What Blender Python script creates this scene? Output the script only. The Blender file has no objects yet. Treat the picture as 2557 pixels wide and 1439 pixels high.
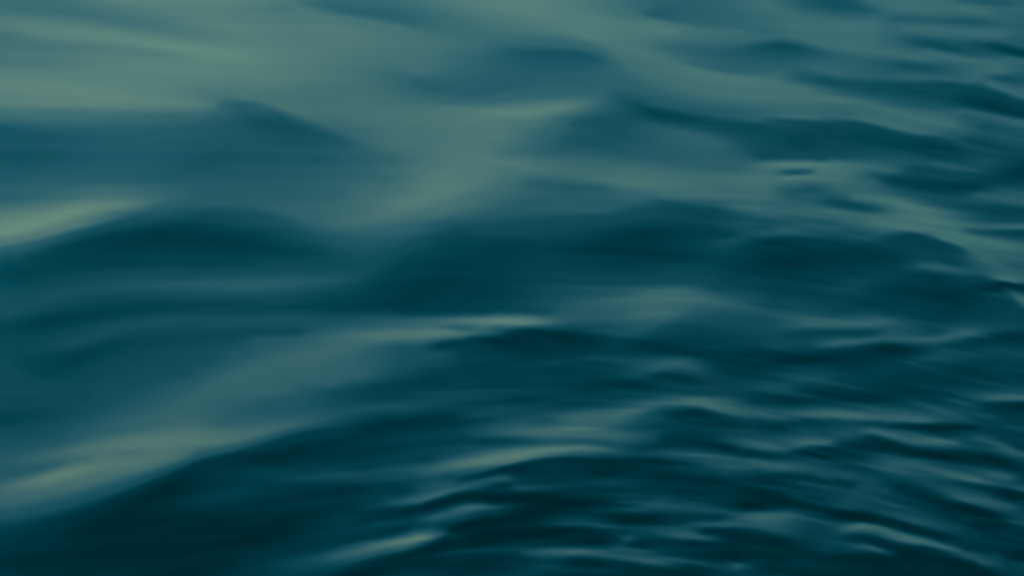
import bpy, math
import numpy as np

# ---------------------------------------------------------------- camera, sky, sun, exposure
scene = bpy.context.scene
CAM_H, PITCH, HFOV, ASPECT = 5.4, math.radians(20.0), math.radians(11.0), 1024/577
cd = bpy.data.cameras.new('camera'); cam = bpy.data.objects.new('camera', cd)
scene.collection.objects.link(cam); scene.camera = cam
cam.location = (0, 0, CAM_H); cam.rotation_euler = (math.pi/2 - PITCH, 0, 0)
cd.sensor_fit = 'HORIZONTAL'; cd.angle = HFOV; cd.clip_start = .05; cd.clip_end = 20000

# evening sky: warm glow low on the left, steel blue on the right, deep teal overhead
# (sine of the elevation, linear colour)
SKY_L = [(0, (0.45, 0.83, 0.58)), (0.06, (0.42, 0.79, 0.62)), (0.12, (0.365, 0.75, 0.68)), (0.2, (0.205, 0.68, 0.765)), (0.3, (0.09, 0.6, 0.82)), (0.42, (0.012, 0.525, 0.72)), (0.56, (0, 0.44, 0.61)), (0.75, (0, 0.34, 0.45)), (1, (0, 0.25, 0.3))]
SKY_R = [(0, (0.22, 0.67, 0.55)), (0.06, (0.19, 0.6, 0.55)), (0.12, (0.155, 0.54, 0.56)), (0.2, (0.1, 0.465, 0.58)), (0.3, (0.025, 0.39, 0.54)), (0.42, (0, 0.3, 0.42)), (0.56, (0, 0.24, 0.33)), (0.75, (0, 0.2, 0.25)), (1, (0, 0.17, 0.2))]
AZK, AZ0 = 2.5, .5
NISH = 0.0015
world = bpy.data.worlds.new('World'); scene.world = world; world.use_nodes = True
nt = world.node_tree; nt.nodes.clear(); N = nt.nodes.new; L = nt.links.new
out = N('ShaderNodeOutputWorld'); bg = N('ShaderNodeBackground'); L(bg.outputs[0], out.inputs[0])
tc = N('ShaderNodeTexCoord'); sep = N('ShaderNodeSeparateXYZ'); L(tc.outputs['Generated'], sep.inputs[0])
def ramp(stops):
    r = N('ShaderNodeValToRGB'); cr = r.color_ramp; cr.interpolation = 'LINEAR'
    cr.elements[0].position = 0; cr.elements[1].position = 1
    cr.elements[0].color = (*stops[0][1], 1); cr.elements[1].color = (*stops[-1][1], 1)
    for p, c in stops[1:-1]:
        e = cr.elements.new(p); e.color = (*c, 1)
    L(sep.outputs['Z'], r.inputs[0]); return r
rl, rr = ramp(SKY_L), ramp(SKY_R)
az = N('ShaderNodeMath'); az.operation = 'MULTIPLY_ADD'; az.use_clamp = True
L(sep.outputs['X'], az.inputs[0]); az.inputs[1].default_value = AZK; az.inputs[2].default_value = AZ0
mx = N('ShaderNodeMix'); mx.data_type = 'RGBA'
L(az.outputs[0], mx.inputs['Factor']); L(rl.outputs[0], mx.inputs['A']); L(rr.outputs[0], mx.inputs['B'])
sky = N('ShaderNodeTexSky'); sky.sky_type = 'NISHITA'; sky.sun_disc = False
SUN_EL, SUN_AZ = math.radians(6), math.radians(-75)      # low, far off to the left of the view
sky.sun_elevation = SUN_EL; sky.sun_rotation = SUN_AZ
add = N('ShaderNodeMix'); add.data_type = 'RGBA'; add.blend_type = 'ADD'; add.inputs['Factor'].default_value = NISH
L(mx.outputs['Result'], add.inputs['A']); L(sky.outputs[0], add.inputs['B'])
L(add.outputs['Result'], bg.inputs['Color']); bg.inputs['Strength'].default_value = 1.0

sd = bpy.data.lights.new('sun', 'SUN'); sun = bpy.data.objects.new('sun', sd); scene.collection.objects.link(sun)
sd.energy = .15; sd.angle = math.radians(12); sd.color = (1, .86, .66)
sun.rotation_euler = (math.pi/2 - SUN_EL, 0, math.pi - SUN_AZ)

vs = scene.view_settings; vs.view_transform = 'Standard'; vs.look = 'None'; vs.exposure = 0; vs.gamma = 1; vs.use_curve_mapping = False

# ---------------------------------------------------------------- the wave field
# tone (0-255, how bright the water looks) along crest and trough lines, sheet units of 2557 x 1439
LINES = """
1545,1352,60 1566,1347,80
1820,1418,58 1840,1411,82
0,12,108 150,25,107 290,52,112 400,68,114 470,80,118 560,88,122
290,5,122 400,20,124 500,45,126 600,70,126 680,100,123 760,120,120
0,58,120 110,75,128 270,92,130 370,108,133 500,128,133 600,145,130 690,165,122
0,92,110 60,110,113 150,118,115 300,125,120 450,142,125
0,150,114 150,155,117 300,165,125 450,170,128 600,165,124
0,215,132 100,212,132 200,230,132 330,245,128 450,256,122 540,262,110
0,252,124 150,255,125 300,262,122 430,270,114
0,280,110 150,286,108 300,291,105 450,293,101
0,325,83 120,342,84 300,342,89 450,330,90 560,345,84
0,390,80 60,400,81 200,395,86 400,390,86 480,410,82 600,380,80 700,400,83
0,440,87 120,455,94 260,450,92 420,445,86
0,500,98 150,492,106 250,476,106 400,480,97 500,490,89
0,585,140 60,567,138 120,550,136 200,525,131 250,518,125 300,512,119 350,505,109 420,495,97 470,492,91
0,610,118 50,598,118 100,587,116 150,573,116 200,560,114 250,548,104 300,535,98
0,628,94 60,615,93 120,602,88 200,582,80 260,570,74 330,552,76 400,530,82 460,520,80
30,665,74 100,640,66 200,610,58 300,592,52 400,580,49 500,578,50
400,510,90 500,505,88 600,500,89 640,498,91
0,690,67 150,668,62 250,655,58 400,648,58
280,610,50 400,600,48 500,600,48 600,605,49 700,625,56 800,632,68
500,545,66 560,530,74 640,540,76 720,560,80
0,780,78 100,755,78 200,725,77 350,710,81 450,712,83 600,710,88 700,708,87 800,700,84 900,682,80 950,660,77
0,835,62 80,812,56 200,788,55 300,768,56 450,765,60 600,765,63 750,766,62 880,765,56 1000,755,52 1100,735,50
150,860,68 250,835,69 330,815,70 600,803,73 800,803,78 950,803,86 1050,803,94 1150,802,104 1220,804,118 1290,805,122 1330,805,114 1360,803,100 1400,800,88
0,870,62 100,940,56 170,905,52 270,860,53 400,845,58 600,830,66 750,825,70
0,915,64 150,950,62 230,920,60 330,885,62 450,870,66 560,850,68
640,850,84 750,850,90 850,842,102 950,838,111 1030,835,113 1120,832,112 1180,834,94 1230,838,76
1100,816,98 1160,818,88 1210,818,96 1250,820,80
1000,864,86 930,868,95 870,875,101 780,890,101 700,900,98 620,930,96 550,960,94 480,1000,94 420,1030,94 350,1055,95 250,1075,92
200,1090,88 100,1110,82 0,1118,77
640,1088,101 560,1100,110 450,1105,115 330,1110,116 220,1122,110 120,1140,99 0,1160,84
0,1190,84 80,1175,87 150,1155,95
0,1222,98 60,1208,108 120,1195,118 180,1178,120 250,1162,115 350,1152,112 430,1138,108
0,1255,97 100,1235,99 200,1205,106 300,1178,107 400,1158,102 460,1140,98
0,1290,82 100,1272,78 200,1248,80 300,1216,80 380,1190,76 450,1160,76 520,1136,78 600,1117,80 650,1100,80
0,1345,54 100,1318,48 200,1288,46 300,1250,46 370,1215,50 430,1190,48 500,1155,50 580,1137,50 640,1118,58 720,1095,52 800,1080,50
200,1320,40 300,1285,38 380,1235,37 450,1200,38 520,1175,48
560,1180,52 650,1185,60 800,1190,60 950,1196,68 1020,1195,74
500,1250,46 600,1220,54 680,1215,50 800,1225,44 900,1222,46
600,1140,46 700,1135,42 800,1110,43 870,1095,44 950,1072,46 1050,1055,50 1120,1045,53
700,1160,48 850,1130,50 1000,1115,58 1150,1115,62
640,1084,103 740,1060,92 840,1035,83 940,1018,79 1040,1014,73 1130,1010,66 1200,1005,60
640,1102,86 700,1085,80 800,1062,76 880,1045,70 960,1040,60
640,970,96 740,975,87 850,985,72 930,990,65 1000,985,60
550,1050,92 640,1020,86 740,1000,82 840,1002,74
1150,1090,62 1230,1085,82 1300,1082,95 1400,1088,102 1480,1092,100 1560,1088,92 1620,1080,76 1680,1070,60
1200,1105,60 1290,1102,74 1350,1108,86 1450,1104,88 1520,1106,84
1000,1197,66 1060,1180,80 1120,1170,92 1180,1155,104 1250,1142,115 1310,1133,117 1380,1124,113 1440,1119,107 1500,1120,96 1560,1128,72
1100,1195,74 1180,1180,80 1240,1162,90 1290,1152,98 1350,1140,90 1420,1132,88 1480,1132,84
1150,1200,56 1200,1188,52 1250,1173,46 1290,1162,42 1350,1152,44 1420,1146,42 1500,1150,42 1600,1168,46 1680,1190,46
930,1262,66 990,1258,82 1050,1252,94 1085,1240,92 1120,1228,84 1180,1208,80 1270,1194,74
1060,1232,82 1120,1212,80 1180,1200,70
900,1300,52 960,1288,50 1060,1266,50 1120,1246,46 1180,1234,40 1280,1236,38
1060,1305,68 1090,1294,82 1120,1285,72 1150,1268,88 1190,1262,84 1230,1262,60
1150,1300,66 1190,1284,60 1250,1276,56
1110,1345,42 1150,1312,38 1210,1302,36 1300,1303,35
700,1410,64 800,1397,76 850,1387,88 900,1377,96 960,1362,104 1020,1352,113 1065,1341,112 1085,1337,92 1125,1335,72
820,1418,62 900,1396,76 960,1380,80 1020,1368,86 1060,1356,80
850,1425,48 940,1400,48 1020,1382,44 1080,1366,42 1140,1352,42
1040,1320,80 1060,1300,70
700,1370,48 800,1365,52 900,1345,56 1000,1322,60 1060,1282,62
640,1300,42 750,1270,44 880,1260,54
0,1400,44 100,1395,42 250,1380,40 400,1345,36 550,1315,35 650,1330,36 720,1290,38
1360,1046,72 1430,1046,96 1500,1042,99 1560,1034,99 1620,1014,94 1680,1007,93 1740,1008,99 1790,1020,97 1830,1030,91 1880,1034,84 1960,1038,88 2050,1034,98 2120,1040,98 2200,1044,94 2260,1048,94 2310,1052,87 2360,1052,70 2440,1056,60
1400,1010,58 1500,995,58 1600,980,56 1700,982,62 1800,985,68
1600,1050,78 1650,1030,70 1700,1024,60 1740,1024,56 1790,1038,60 1830,1048,62
1680,1036,50 1730,1032,46 1780,1046,50 1850,1060,52
1880,1055,58 1950,1065,44 2000,1058,56 2080,1052,66 2150,1056,62 2250,1068,44 2300,1068,38 2350,1068,33 2420,1070,34 2440,1080,44
1880,1000,50 1950,1000,46 2050,995,40 2150,995,40 2250,995,48 2350,1005,50
1300,1000,52 1400,985,54 1550,960,44 1620,965,46
1660,1100,48 1750,1100,46 1830,1120,48
1610,1125,60 1680,1128,72 1760,1140,80 1830,1151,86 1880,1157,93 1940,1166,93 1990,1169,85 2050,1178,73 2120,1190,72
1630,1150,46 1720,1160,54 1830,1180,66 1900,1180,60
1900,1195,46 1980,1192,46 2050,1200,48 2120,1210,48
1800,1100,62 1860,1110,80 1920,1120,87 1970,1118,86 2000,1108,90 2040,1104,92 2070,1104,88 2095,1104,60
1870,1130,50 1950,1138,56 2010,1128,48 2080,1122,42 2140,1120,38 2190,1128,42
2060,1088,66 2100,1082,76 2140,1082,76 2180,1074,90 2220,1086,92 2270,1100,90 2320,1104,92 2370,1105,82 2410,1102,66
2440,1095,78 2490,1110,86 2530,1130,86 2557,1138,80
2200,1060,60 2280,1078,60 2370,1085,50 2450,1078,56 2520,1100,54 2557,1118,50
2160,1102,46 2220,1108,40 2270,1130,34 2340,1138,36 2420,1140,36 2500,1158,34 2557,1175,38
2190,1150,70 2230,1158,86 2280,1162,84 2330,1175,86 2380,1188,90 2430,1196,90 2460,1204,80 2520,1216,70 2557,1222,74
2290,1148,70 2380,1165,64 2450,1176,72 2500,1184,84 2525,1191,80 2550,1198,50
2330,1200,64 2400,1208,56 2460,1216,42 2530,1234,32 2557,1240,34
2280,1195,66 2330,1212,66 2370,1230,74 2410,1248,84 2450,1252,84 2500,1262,78 2530,1266,74 2557,1275,56
2220,1212,46 2290,1226,42 2350,1255,36 2420,1268,30 2470,1285,28 2520,1310,44
2050,1185,72 2110,1220,60 2150,1226,74 2190,1230,66 2230,1212,66
1980,1240,56 2060,1262,58 2120,1268,68 2170,1275,60 2230,1288,72 2280,1302,76 2330,1312,70 2390,1320,62
1900,1245,42 1990,1258,40 2060,1278,38 2140,1292,32 2220,1305,34 2290,1325,36 2360,1345,38
2110,1322,84 2150,1312,97 2190,1318,92 2240,1336,92 2290,1347,92 2325,1354,82 2370,1372,72 2430,1392,66 2480,1408,66 2520,1422,58 2557,1434,54
2120,1343,48 2180,1348,38 2230,1368,32 2320,1376,34 2390,1400,30 2470,1432,26
2120,1365,62 2180,1370,80 2220,1382,64
2130,1385,42 2200,1390,34 2300,1400,32
1870,1288,80 1920,1287,92 1970,1286,88 2000,1294,66 2060,1308,60 2090,1312,66
1860,1270,50 1950,1262,48
1720,1310,74 1800,1311,80 1880,1314,74 1930,1326,76 1965,1328,72 2010,1340,56 2080,1368,58
1700,1295,54 1800,1292,50
1760,1328,42 1850,1332,38 1930,1345,36 2000,1375,38
1540,1320,56 1630,1328,68 1700,1339,84 1745,1341,82 1790,1344,60
1650,1355,42 1750,1360,38 1830,1375,40
1330,1382,64 1400,1377,80 1460,1380,80 1530,1388,82 1590,1396,88 1650,1403,86 1680,1402,72 1720,1395,52
1400,1405,46 1470,1404,36 1560,1415,44 1650,1425,40 1750,1435,38
1500,1350,36 1420,1345,38 1300,1345,36
1300,1318,33 1400,1322,33 1480,1325,36
1380,1305,52 1450,1308,62 1520,1308,58
1560,1275,58 1640,1263,68 1720,1270,68 1800,1278,62
1290,1218,58 1350,1225,54 1420,1212,54 1540,1208,62 1600,1222,56
1300,1240,36 1380,1248,34 1460,1272,36
1560,1298,42 1640,1300,42
1700,1230,46 1800,1225,44 1900,1225,40
1150,470,121 1090,480,123 1030,505,120 980,525,115 900,550,109 830,560,102
1280,425,112 1220,440,116 1160,465,120
1050,545,105 1110,520,110 1180,500,108 1240,480,105
640,510,88 700,520,92 760,540,97
900,580,98 980,580,96 1060,570,90 1120,560,84
850,612,86 920,610,87 1000,605,83
950,655,77 1010,620,75 1080,600,72 1150,585,68
980,690,62 1050,640,64 1120,610,62
1050,740,50 1100,700,50 1120,660,54 1180,630,58
1180,690,53 1250,640,56 1300,600,62
1000,775,60 1100,775,56 1200,775,60 1300,770,66 1370,780,76
1280,675,58 1200,730,52 1120,765,54
1450,620,54 1550,600,48 1600,588,46 1700,575,52 1790,560,60
1440,650,56 1580,650,52 1700,640,54 1800,640,62
1300,520,88 1400,512,91 1500,520,91 1560,510,92
1300,560,74 1400,555,72 1500,550,70 1580,535,72
1600,500,94 1660,508,76 1720,520,70 1790,525,68
1650,487,104 1800,485,105 1920,485,110
1830,505,96 1890,520,96 1930,540,90
1300,700,60 1400,700,64 1500,695,66 1600,690,68 1720,695,74
1400,770,82 1500,765,90 1560,752,94 1620,740,100 1680,733,101 1740,740,96 1800,755,88 1870,760,80
1380,790,89 1480,782,91 1560,785,95 1630,785,101 1700,775,95
1500,815,74 1570,830,80 1620,812,86 1660,795,90
1290,825,52 1350,830,40 1420,843,38 1480,855,42
1180,844,60 1240,850,38 1290,860,38 1360,870,40
1100,868,60 1160,858,56 1220,862,52
1640,828,68 1740,812,66 1830,810,66
1600,860,52 1660,868,42 1740,880,44 1800,888,38 1870,892,36 1950,898,38
1560,932,68 1620,926,78 1670,908,84 1700,907,86 1740,918,78 1770,932,66
1620,952,54 1660,940,48 1690,944,42 1740,960,48
1150,900,58 1200,895,54
1000,905,78 1060,890,80 1110,880,76
1780,610,66 1850,594,76 1920,582,82 1960,578,86 2010,584,78 2060,592,70 2140,590,74 2190,584,84
1860,620,56 1950,600,50 2040,604,50 2130,620,52
1860,665,52 1930,655,42 2000,650,38 2060,640,42 2150,630,48 2250,640,52
1900,560,70 1980,560,74 2080,560,78
1990,525,92 2080,530,97 2150,540,98 2200,555,106 2260,568,104 2330,578,100
2140,490,105 2230,500,108 2300,535,108 2360,555,106 2430,565,98 2557,568,96
2400,590,104 2460,605,104 2520,620,104 2557,645,92
2340,590,96 2400,610,98 2460,630,96 2520,650,92
2070,505,74 2130,515,72 2190,525,82
2400,515,76 2480,520,64 2557,528,54
2440,485,86 2510,498,92 2557,508,88
2380,535,88 2450,545,74 2557,552,66
2420,575,80 2500,580,70 2557,580,60
2210,605,62 2280,588,56 2340,602,60 2400,625,64
2220,640,50 2330,640,60 2390,655,60
2300,663,84 2340,668,90 2400,678,82 2460,678,86 2500,695,98 2540,702,96 2557,698,88
2290,685,52 2380,695,58 2450,700,58
2500,655,90 2557,668,84
2260,720,42 2340,742,36 2420,730,42 2520,712,38 2557,720,46
2515,718,60 2535,738,88 2557,762,92
2520,740,60 2557,785,64
1960,812,82 2020,813,88 2100,812,88 2180,810,88 2220,803,82 2255,800,66
1980,835,60 2080,830,60 2180,830,62
2040,864,74 2080,858,88 2140,854,88 2220,846,84 2320,848,88 2380,840,88 2430,829,86 2465,825,72 2550,812,64
2030,882,48 2130,874,46 2220,866,36 2280,872,40 2350,868,56 2420,855,52 2480,845,42 2510,843,36 2557,845,40
1900,905,36 2000,895,38 2150,885,38 2230,880,32
2300,895,62 2350,893,70 2400,905,60
2200,920,54 2350,912,46 2440,925,44
1900,965,68 1960,960,74 2000,952,74 2060,940,64
2400,992,68 2450,994,80 2500,996,88 2557,994,80
2470,1010,52 2557,1010,32
760,5,102 830,15,95 900,30,96 960,40,96 1030,55,96 1100,65,103 1200,72,108
700,12,112 760,30,118 830,45,116 900,55,112 1000,72,112
780,70,121 860,80,121 930,97,117 1050,85,111
1100,5,113 1200,8,122 1280,18,126 1380,45,123 1480,50,121 1560,60,119 1680,78,117
1240,50,116 1330,70,116 1430,75,118
1400,70,121 1500,95,119 1560,115,117 1620,140,115 1700,165,113 1800,190,113 1900,205,113 1980,218,110 2060,242,107 2130,258,104 2200,272,102 2300,300,102 2380,312,104
1530,120,112 1580,160,110 1650,195,108 1740,220,108 1850,235,110 1920,240,108
1180,115,106 1280,132,90 1350,132,85 1450,136,84 1490,148,84
1280,100,103 1380,108,100 1480,118,100
1280,165,90 1400,165,86 1500,165,88
950,190,104 1000,195,98 1080,215,92 1150,230,93 1250,222,92 1350,200,93 1480,190,92 1540,200,94 1600,225,96
1100,252,104 1200,250,101 1300,238,99 1420,236,100
1100,272,116 1180,277,119 1240,285,126 1300,284,126 1350,276,125 1400,268,121 1450,260,112 1490,252,100
1150,310,117 1250,305,117 1300,310,112
540,262,98 600,265,86 650,270,88 690,290,82 760,330,80 830,345,84 880,368,92 960,390,100 1030,400,108
600,240,112 660,248,110 720,268,110 780,290,107 850,318,104 920,345,104 980,362,110
640,300,78 720,325,78 800,345,84
1050,412,114 1150,402,119 1230,404,119 1300,412,116
1280,330,114 1320,350,102 1370,330,98 1420,295,96
1250,385,110 1340,375,96 1420,370,86
1430,310,84 1500,305,79 1540,322,76 1570,345,80
1420,350,82 1500,360,80 1580,380,86 1700,400,90
1530,240,88 1570,258,78 1620,278,67 1680,290,66 1740,302,68 1800,312,68 1900,320,68
1620,255,88 1700,268,90 1800,285,90 1900,295,94
1580,300,80 1640,322,88 1720,340,95 1800,355,94
1300,425,116 1380,425,108 1460,440,107 1560,450,113 1640,456,113 1720,460,109 1800,465,107 1900,445,111
1330,455,95 1400,468,90 1500,470,91
1750,410,92 1840,415,92
1600,12,101 1680,20,90 1740,30,93 1800,45,95 1880,60,98
1490,10,112 1560,35,110 1640,52,110 1740,75,106 1850,80,106
1620,40,92 1700,50,92 1800,62,96 1900,70,98
1650,118,104 1720,125,94 1850,130,86 1920,118,78 1970,118,74 2030,133,82 2100,142,90 2200,158,86 2290,168,78 2350,178,86 2400,190,92
1680,142,106 1730,158,100 1800,172,96 1900,178,96
1750,100,104 1850,98,102 1930,88,102 2000,90,106 2060,112,106 2150,122,106 2230,132,104 2320,148,102
1985,12,92 2040,10,82 2110,16,74 2170,26,82
1920,10,110 1950,35,106 2030,48,104 2120,58,104 2200,52,104
2180,6,104 2300,20,105 2400,20,104 2460,30,102
2400,4,92 2480,7,82 2557,18,96
2240,42,92 2340,45,96 2430,50,88 2500,58,92
2240,88,94 2290,102,80 2350,115,74 2400,125,76
2400,130,82 2450,138,82 2557,148,88
2430,108,80 2470,112,66 2510,122,54 2557,138,52
2450,100,90 2500,102,86 2557,115,84
2320,128,102 2400,148,100 2500,155,98
2270,70,104 2400,80,102 2500,88,98
2470,192,88 2510,196,76 2535,201,80
2440,180,102 2500,182,100
2470,208,98 2557,242,96
1950,178,100 2000,192,86 2050,200,80 2120,212,78 2200,218,70 2260,222,66 2320,228,66
2330,208,76 2400,215,70 2440,226,62 2500,240,60 2557,262,62
2400,240,62 2450,258,50 2500,272,50 2557,288,54
2040,168,98 2080,178,98 2180,190,90 2300,192,94 2420,205,94
2200,245,86 2300,260,84 2360,268,88
2400,280,98 2480,290,92 2557,305,94
2410,288,86 2480,300,84
1920,300,82 1990,305,72 2050,315,66 2150,312,66 2200,325,62 2280,342,66 2350,345,72
1980,345,58 2010,365,58 2060,370,70
2150,340,60 2250,350,56 2340,362,56 2400,380,66
1920,288,96 2000,292,100 2100,290,96 2170,302,98 2250,322,98 2320,334,94 2400,335,92
2460,315,76 2520,325,80
2100,390,76 2200,388,74 2330,390,62
1900,390,74 2000,392,72 2060,395,76
1900,410,104 1950,410,112 2020,410,113 2100,412,108 2180,420,98 2230,428,92
1960,433,84 1990,431,78 2020,430,82
1950,442,110 2050,440,110 2110,438,108
2000,452,100 1960,475,88 2030,472,80
2090,465,104 2150,480,102 
2140,445,98 2190,455,90
2170,436,88 2220,448,64 2280,460,54 2350,466,52 2450,468,56
2530,440,44 2557,425,42
2300,425,66 2340,435,72 2430,440,68
2340,410,74 2430,420,78 2470,402,76
""" 
POINTS = """320,1130,108 200,1148,103 700,100,122 760,170,119 700,200,119 800,230,111 850,180,113 900,250,112 1000,280,113 920,300,111 1000,320,113 1080,350,114 1180,360,117 1250,340,117 1000,350,112
900,150,113 980,140,112 1060,130,112 1050,180,107 700,380,82 780,400,86 850,430,93 950,450,101 700,460,88 820,480,98 920,480,108 640,430,84 1100,440,121 1180,435,119 650,210,119
0,960,64 200,990,68 0,1050,60 100,1030,66 250,1000,74 60,1080,72 330,960,68 430,930,66 500,900,72 600,880,82 450,970,84
700,650,66 800,655,70 640,665,66 500,660,60 150,640,60 1400,940,54 1300,960,56 1300,920,54 1400,900,52 1200,930,56 1000,945,70 1100,945,60 900,935,92 820,960,90 1500,930,56 1500,890,56 1850,930,50 1850,850,58 1950,860,66 2050,740,60 2130,715,66 1950,745,60 2180,755,52 2200,690,58 2350,790,48 2450,795,58 2540,810,62 2240,780,58 1850,700,62 1800,720,68 2330,830,64 2100,780,64 1900,800,72 2557,880,60 2480,875,62 2350,950,44 2250,955,46 2557,960,54 2150,950,52 2480,960,54 2100,680,50 1800,590,60
1100,1090,60 1050,1150,64 900,1170,54 300,1400,42 550,1400,40 600,1439,50 0,1439,48 300,1439,46 1000,1425,50 1200,1390,38 1200,1350,36 1250,1425,44 1200,1439,46 1300,1400,44 950,1260,62 1000,1225,58 870,1290,60 950,1300,58 1250,1215,40 1250,1252,42 1600,1360,42 1850,1400,46 1900,1430,40 2050,1400,38 2150,1410,42 2150,1439,40 2300,1425,36 2400,1439,28 2557,1405,40 2557,1340,42 2450,1340,46 2510,1360,50 2540,1305,58 2430,1375,40 1700,1439,42 1500,1439,44 1000,1439,48 1800,1435,48 1700,1200,50 1800,1200,48 1500,1190,46 1400,1175,44 1300,1185,46 1500,1240,44 1600,1250,50 2400,1290,38 2557,1290,58 2550,1390,34"""
def tone_map(LINES,POINTS,W=640,H=360):
    S=W/2557.0
    num=np.zeros((H,W)); wt=np.zeros((H,W))
    def put(x,y,g,w):
        x=min(max(x*S-.5,0),W-1.001); y=min(max(y*S-.5,0),H-1.001)
        i=int(x); j=int(y); fx=x-i; fy=y-j
        for dj,a in ((0,1-fy),(1,fy)):
            for di,b in ((0,1-fx),(1,fx)):
                num[j+dj,i+di]+=w*a*b*g; wt[j+dj,i+di]+=w*a*b
    for ln in LINES.strip().splitlines():
        p=np.array([[float(v) for v in t.split(',')] for t in ln.split()])
        if len(p)==1: put(*p[0],1); continue
        d=np.r_[0,np.cumsum(np.hypot(*(p[1:,:2]-p[:-1,:2]).T))]
        # smooth (cardinal) interpolation along the line
        m=np.gradient(p,d,axis=0)
        t=np.linspace(0,d[-1],max(2,int(d[-1]*S*1.5)))
        k=np.clip(np.searchsorted(d,t)-1,0,len(d)-2); h=(d[k+1]-d[k])[:,None]; u=((t-d[k])/(d[k+1]-d[k]))[:,None]
        q=(2*u**3-3*u**2+1)*p[k]+(u**3-2*u**2+u)*h*m[k]+(-2*u**3+3*u**2)*p[k+1]+(u**3-u**2)*h*m[k+1]
        for x,y,g in q: put(x,y,g,1.0)
    for t in POINTS.split():
        x,y,g=[float(v) for v in t.split(',')]
        for dx in (-16,-8,0,8,16): put(x+dx,y,g,.5)
    ax,ay,cx,cy,cxy=.06,.012,.35,.04,.08
    def D(f,a): return np.diff(f,axis=a)
    def Dt(g,a):
        s=list(g.shape); s[a]+=1; o=np.zeros(s)
        if a==0: o[1:]+=g; o[:-1]-=g
        else: o[:,1:]+=g; o[:,:-1]-=g
        return o
    def A(f):
        dx=D(f,1); dy=D(f,0)
        gx=ax*dx+cx*Dt(D(dx,1),1); gy=ay*dy+cy*Dt(D(dy,0),0)
        gx=gx+cxy*Dt(D(dx,0),0)
        return 2.0*wt*f+Dt(gx,1)+Dt(gy,0)
    # start from a normalised blur
    def blur(z,n):
        for _ in range(n):
            z=(np.pad(z,((0,0),(1,1)),'edge')[:,:-2]+2*z+np.pad(z,((0,0),(1,1)),'edge')[:,2:])/4
            z=(np.pad(z,((1,1),(0,0)),'edge')[:-2]+2*z+np.pad(z,((1,1),(0,0)),'edge')[2:])/4
        return z
    f=np.full((H,W),70.)
    for n in (1500,350,90,20):
        a=blur(num,n); b=blur(wt,n); c=np.clip(b/.02,0,1); f=c*a/np.maximum(b,1e-9)+(1-c)*f
    r=2.0*num-A(f); M=1/(2*wt+2*(ax+ay)+6*(cx+cy)+4*cxy); z=M*r; p=z.copy(); rz=(r*z).sum()
    for _ in range(900):
        Ap=A(p); al=rz/(p*Ap).sum(); f=f+al*p; r=r-al*Ap; z=M*r; n=(r*z).sum(); p=z+n/rz*p; rz=n
        if n<1e-2: break
    f=blur(f,1)
    yl=(np.arange(H)/S)[:,None]
    f=f+np.maximum(78-f,0)*.22*np.interp(yl,[900,1200],[1,.3])
    f=f+.55*(f-blur(f,9))                               # crisper crest lines
    xl=(np.arange(W)/S)[None,:]; f=f+6*np.exp(-((xl-230)/380)**2-((yl-880)/150)**2)
    # fine ripples: short and crisp towards the lower right, long and faint where the water runs smooth
    rs=np.random.RandomState(11)
    yy,xx=np.mgrid[0:H,0:W]
    for k in range(2600):
        x=rs.uniform(-60,2617); y=rs.uniform(-20,1460)
        q=np.clip((x*.75+y*.9-1350)/1100,0,1)              # 0 smooth water .. 1 rippled water
        if k%3==0 and q<.3: continue
        ang=np.interp(x,[0,600,1100,1500,2000,2557],[-14,-12,-10,2,9,13])*(1 if y>650 else 0)+(np.interp(x,[0,1200,2000,2557],[4,8,9,12]) if y<=650 else 0)
        ang=math.radians(ang*(.5+.5*q)+rs.normal(0,3)) ; flat=(1-q)
        ln=rs.uniform(32,100)*(1+2.6*flat); th=rs.uniform(3.8,8)*(1+.8*flat)
        g=rs.normal(0,1)*(4.2*q*(.6 if y<850 else 1)+.75+(1.8 if y>950 and x>1300 else 0))
        if g>0 and q>.4: g*=1.35; th*=.8
        if flat>.5: ang*=(.9 if y>760 else .4)
        ln*=S; th*=S; cx0=x*S; cy0=y*S
        a=max(int(cx0-2.6*ln),0); b=min(int(cx0+2.6*ln)+1,W); c=max(int(cy0-2.6*(th+ln*abs(math.sin(ang)))),0); d=min(int(cy0+2.6*(th+ln*abs(math.sin(ang))))+2,H)
        if a>=b or c>=d: continue
        X=xx[c:d,a:b]-cx0; Y=yy[c:d,a:b]-cy0; u=X*math.cos(ang)+Y*math.sin(ang); v=-X*math.sin(ang)+Y*math.cos(ang)
        f[c:d,a:b]+=g*np.exp(-(u/ln)**2-(v/th)**2)
    return f
VERB = False
STEPS, CGS = 8, 30

BODY = (.0, .0072, .0096)           # light coming back out of the deep water, linear
IOR = 1.333
def to_lin(g):
    g = np.clip(g, 0, 255)/255
    return np.where(g < .04045, g/12.92, ((g+.055)/1.055)**2.4)
ZS = np.array([s[0] for s in SKY_L]); GL = np.array([s[1][1] for s in SKY_L]); GR = np.array([s[1][1] for s in SKY_R])

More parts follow.
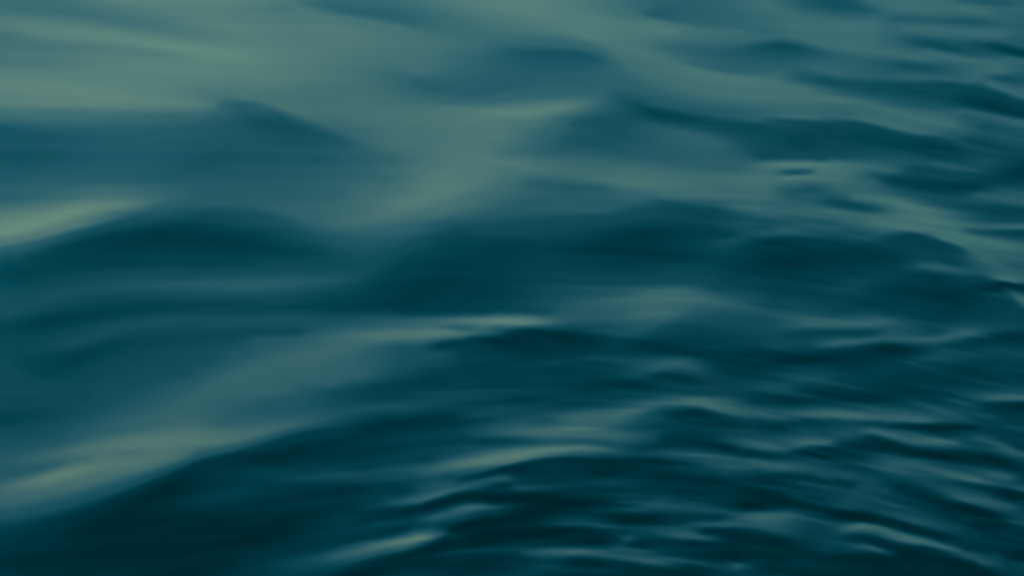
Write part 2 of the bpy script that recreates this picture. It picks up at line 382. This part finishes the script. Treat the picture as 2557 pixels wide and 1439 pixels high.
def look(x, y, h, hx, hy):
    """green light coming off the water towards the eye, from its slope"""
    vx, vy, vz = x, y, h - CAM_H
    d = np.sqrt(vx*vx + vy*vy + vz*vz); vx, vy, vz = vx/d, vy/d, vz/d
    n = 1/np.sqrt(1 + hx*hx + hy*hy); nx, ny, nz = -hx*n, -hy*n, n
    c = -(vx*nx + vy*ny + vz*nz)
    rx, rz = vx + 2*c*nx, vz + 2*c*nz
    c = np.clip(c, .01, 1)
    g = np.sqrt(IOR*IOR - 1 + c*c)
    F = .5*((g-c)/(g+c))**2*(1 + ((c*(g+c)-1)/(c*(g-c)+1))**2)
    w = np.clip(rx*AZK + AZ0, 0, 1)
    z = np.clip(rz, 0, 1)
    return .975*F*(np.interp(z, ZS, GL)*(1-w) + np.interp(z, ZS, GR)*w) + BODY[1]

DX, DY = .008, .013
X0, X1, Y0, Y1 = -2.4, 2.6, 11.3, 19.4
gx = np.arange(X0, X1 + 1e-6, DX); gy = np.arange(Y0, Y1 + 1e-6, DY)
GX, GY = np.meshgrid(gx, gy)
tone = tone_map(LINES, POINTS); TH, TW = tone.shape
def spread(z, n, ax):                       # running mean, edges held
    q = np.moveaxis(z, ax, 0); p = np.pad(q, ((n, n), (0, 0)), 'edge'); c = np.cumsum(np.vstack([p[:1]*0, p]), 0)
    return np.moveaxis((c[2*n+1:] - c[:-2*n-1])/(2*n+1), 0, ax)
soft = tone                                 # what the water is doing on average, used past the edge of the view
for _ in range(3): soft = spread(spread(soft, 40, 1), 9, 0)
def tone_at(x, y, h):
    dz = h - CAM_H
    zc = y*math.cos(PITCH) - dz*math.sin(PITCH); yc = y*math.sin(PITCH) + dz*math.cos(PITCH)
    t = math.tan(HFOV/2)
    u = .5 + x/zc/(2*t); v = .5 - yc/zc/(2*t)*ASPECT
    fx = np.clip(u*TW - .5, 0, TW - 1.001); fy = np.clip(v*TH - .5, 0, TH - 1.001)
    i = fx.astype(int); j = fy.astype(int); fx = fx - i; fy = fy - j
    a = (tone[j, i]*(1-fx) + tone[j, i+1]*fx)*(1-fy) + (tone[j+1, i]*(1-fx) + tone[j+1, i+1]*fx)*fy
    over = np.maximum(np.maximum(-u, u-1)*1.8, np.maximum(-v, v-1))
    k = np.clip(over/.07, 0, 1); k = k*k*(3-2*k); a = a*(1-k) + soft[np.rint(fy+j).astype(int), np.rint(fx+i).astype(int)]*k
    return to_lin(a), np.clip(1 - over/.30, 0, 1)
ny_, nx_ = GX.shape
# slopes live at the cell centres; the surface is fitted with a few Gauss-Newton steps
def mid(a): return .25*(a[1:, 1:] + a[1:, :-1] + a[:-1, 1:] + a[:-1, :-1])
def grad(h):
    a, b, c, d = h[:-1, :-1], h[:-1, 1:], h[1:, :-1], h[1:, 1:]
    return (b + d - a - c)/(2*DX), (c + d - a - b)/(2*DY)
def grad_t(px, py):
    o = np.zeros((ny_, nx_)); px = px/(2*DX); py = py/(2*DY)
    o[:-1, :-1] += -px - py; o[:-1, 1:] += px - py; o[1:, :-1] += -px + py; o[1:, 1:] += px + py
    return o
def lap(h):
    e = np.pad(h, 1, 'edge'); return e[1:-1, 2:] + e[1:-1, :-2] + e[2:, 1:-1] + e[:-2, 1:-1] - 4*h
kx = (2 - 2*np.cos(np.arange(2*nx_)*math.pi/nx_))[None, :]; ky = (2 - 2*np.cos(np.arange(2*ny_)*math.pi/ny_))[:, None]
LX, MU, EPS, OUT = .0055, .0004, .8, .05
DEN = kx/DX**2*(LX + .02) + ky/DY**2*.3 + MU + EPS*(kx + ky)**2
def precond(r):
    S = np.zeros((2*ny_, 2*nx_)); S[:ny_, :nx_] = r; S[ny_:, :nx_] = r[::-1]; S[:, nx_:] = S[:, :nx_][:, ::-1]
    return np.fft.irfft2(np.fft.rfft2(S)/DEN[:, :nx_ + 1], s=S.shape)[:ny_, :nx_]
CX, CY = mid(GX), mid(GY)
h = np.zeros_like(GX)
for it in range(STEPS):
    H = mid(h); hx, hy = grad(h)
    T, M = tone_at(CX, CY, H)
    lim = -np.tan(np.arctan2(CAM_H - H, CY)*.5)*.96
    hyc = np.maximum(hy, lim)
    P = look(CX, CY, H, hx, hyc)
    Pa = (look(CX, CY, H, hx + .01, hyc) - P)/.01; Pb = np.minimum((look(CX, CY, H, hx, hyc + .01) - P)/.01, -.2)
    Pa = np.clip(Pa, -1, 1)
    # darker tones are told apart more finely by the eye
    W = M*M/(T + .03)*.15; W2 = W*W + 0*T
    res = T - P + Pb*(hy - hyc)*-1
    def A(d):
        dx, dy = grad(d); j = W2*(Pa*dx + Pb*dy)
        return grad_t(Pa*j + (LX + .05*(1 - M))*dx, Pb*j + OUT*(1 - M)*dy) + MU*d + EPS*lap(lap(d))
    b = grad_t(Pa*W2*res - (LX + .05*(1 - M))*hx, Pb*W2*res - OUT*(1 - M)*hy) - MU*h - EPS*lap(lap(h))
    d = np.zeros_like(h); r = b; z = precond(r); p = z; rz = (r*z).sum()
    for _ in range(CGS):
        Ap = A(p); al = rz/(p*Ap).sum(); d = d + al*p; r = r - al*Ap; z = precond(r); n = (r*z).sum(); p = z + n/rz*p; rz = n
    h = h + d*(.8 if it < 2 else 1)
    if VERB: print(it, h.min(), h.max(), (np.abs(res)[M == 1]).mean(), np.abs(d).max())
H = mid(h); hx, hy = grad(h); P = look(CX, CY, H, hx, hy); T, M = tone_at(CX, CY, H)
print('water: height', h.min(), h.max(), 'tone error', np.abs(P - T)[M == 1].mean(), 'mean tone', T[M==1].mean())

# fade the patch into the open water around it, and run the sheet out to the horizon
def ease(t): t = np.clip(t, 0, 1); return t*t*(3-2*t)
def axis(lo, hi, step, core, far_lo, far_hi):
    up = [hi]; d = step
    while up[-1] < far_hi: d *= 1.10; up.append(up[-1] + d)
    dn = [lo]; d = step
    while dn[-1] > far_lo: d *= 1.10; dn.append(dn[-1] - d)
    return np.r_[np.array(dn[:0:-1]), core, np.array(up[1:])]
ax = axis(X0, gx[-1], DX, gx, -3000, 3000); ay = axis(Y0, gy[-1], DY, gy, -3000, 6000)
AX, AY = np.meshgrid(ax, ay)
step_x = np.gradient(ax)[None, :]*np.ones_like(AX); step_y = np.gradient(ay)[:, None]*np.ones_like(AX)
rng = np.random.RandomState(4)
Z = np.zeros_like(AX)
for lam in np.geomspace(.25, 9, 32):
    th = rng.normal(math.pi/2 + .25, .45); kk = 2*math.pi/lam; ph = rng.uniform(0, 6.28)
    amp = .0026*lam*rng.uniform(.6, 1.2)
    keep = ease(1.6 - np.maximum(step_x, step_y)/(lam*.25))
    Z += amp*keep*np.sin(kk*(math.cos(th)*AX + math.sin(th)*AY) + ph + .6*np.sin(AX*.9/lam*.8 + ph))
# the measured waves run on past the edge of the patch and die away over a few metres
dxo = np.maximum(np.maximum(X0 - ax, ax - gx[-1]), 0)[None, :]; dyo = np.maximum(np.maximum(Y0 - ay, ay - gy[-1]), 0)[:, None]
reach = ease(1 - np.sqrt(dxo**2 + dyo**2)/3.5)
lo, hi = h[2, :].mean(), h[-3, :].mean()
def swell(y): return lo + (hi - lo)*ease((y - Y0)/(gy[-1] - Y0))      # the swell the near waves ride on
Hd = h - swell(GY)
ii = np.clip(np.rint((ax - X0)/DX).astype(int), 0, nx_ - 1); jj = np.clip(np.rint((ay - Y0)/DY).astype(int), 0, ny_ - 1)
_, Mk = tone_at(AX, np.maximum(AY, 3.), 0*AX); Mk = np.where(AY > 8, Mk, 0)
calm = ease(Mk*1.15)                       # the measured waves take over where they are known
Z = Z*(1 - calm) + Hd[jj][:, ii]*reach + swell(AY)
ny2, nx2 = AX.shape
co = np.stack([AX, AY, Z], -1).reshape(-1, 3).astype(np.float32)
idx = np.arange(ny2*nx2).reshape(ny2, nx2)
f = np.stack([idx[:-1, :-1], idx[:-1, 1:], idx[1:, 1:], idx[1:, :-1]], -1).reshape(-1, 4).astype(np.int32)
me = bpy.data.meshes.new('water')
me.vertices.add(len(co)); me.vertices.foreach_set('co', co.ravel())
me.loops.add(f.size); me.loops.foreach_set('vertex_index', f.ravel())
me.polygons.add(len(f)); me.polygons.foreach_set('loop_start', np.arange(0, f.size, 4, dtype=np.int32))
me.polygons.foreach_set('loop_total', np.full(len(f), 4, dtype=np.int32))
me.polygons.foreach_set('use_smooth', np.ones(len(f), dtype=bool))
me.update(); me.validate()
water = bpy.data.objects.new('water', me); scene.collection.objects.link(water)
water['kind'] = 'structure'
water['label'] = 'dark teal open water with long soft swells and small ripples'
water['category'] = 'water'

m = bpy.data.materials.new('sea_water'); m.use_nodes = True; water.data.materials.append(m)
nt = m.node_tree; N = nt.nodes.new; L = nt.links.new
p = nt.nodes['Principled BSDF']
p.inputs['Base Color'].default_value = (.0, .016, .021, 1)
p.inputs['Roughness'].default_value = .06
p.inputs['IOR'].default_value = IOR
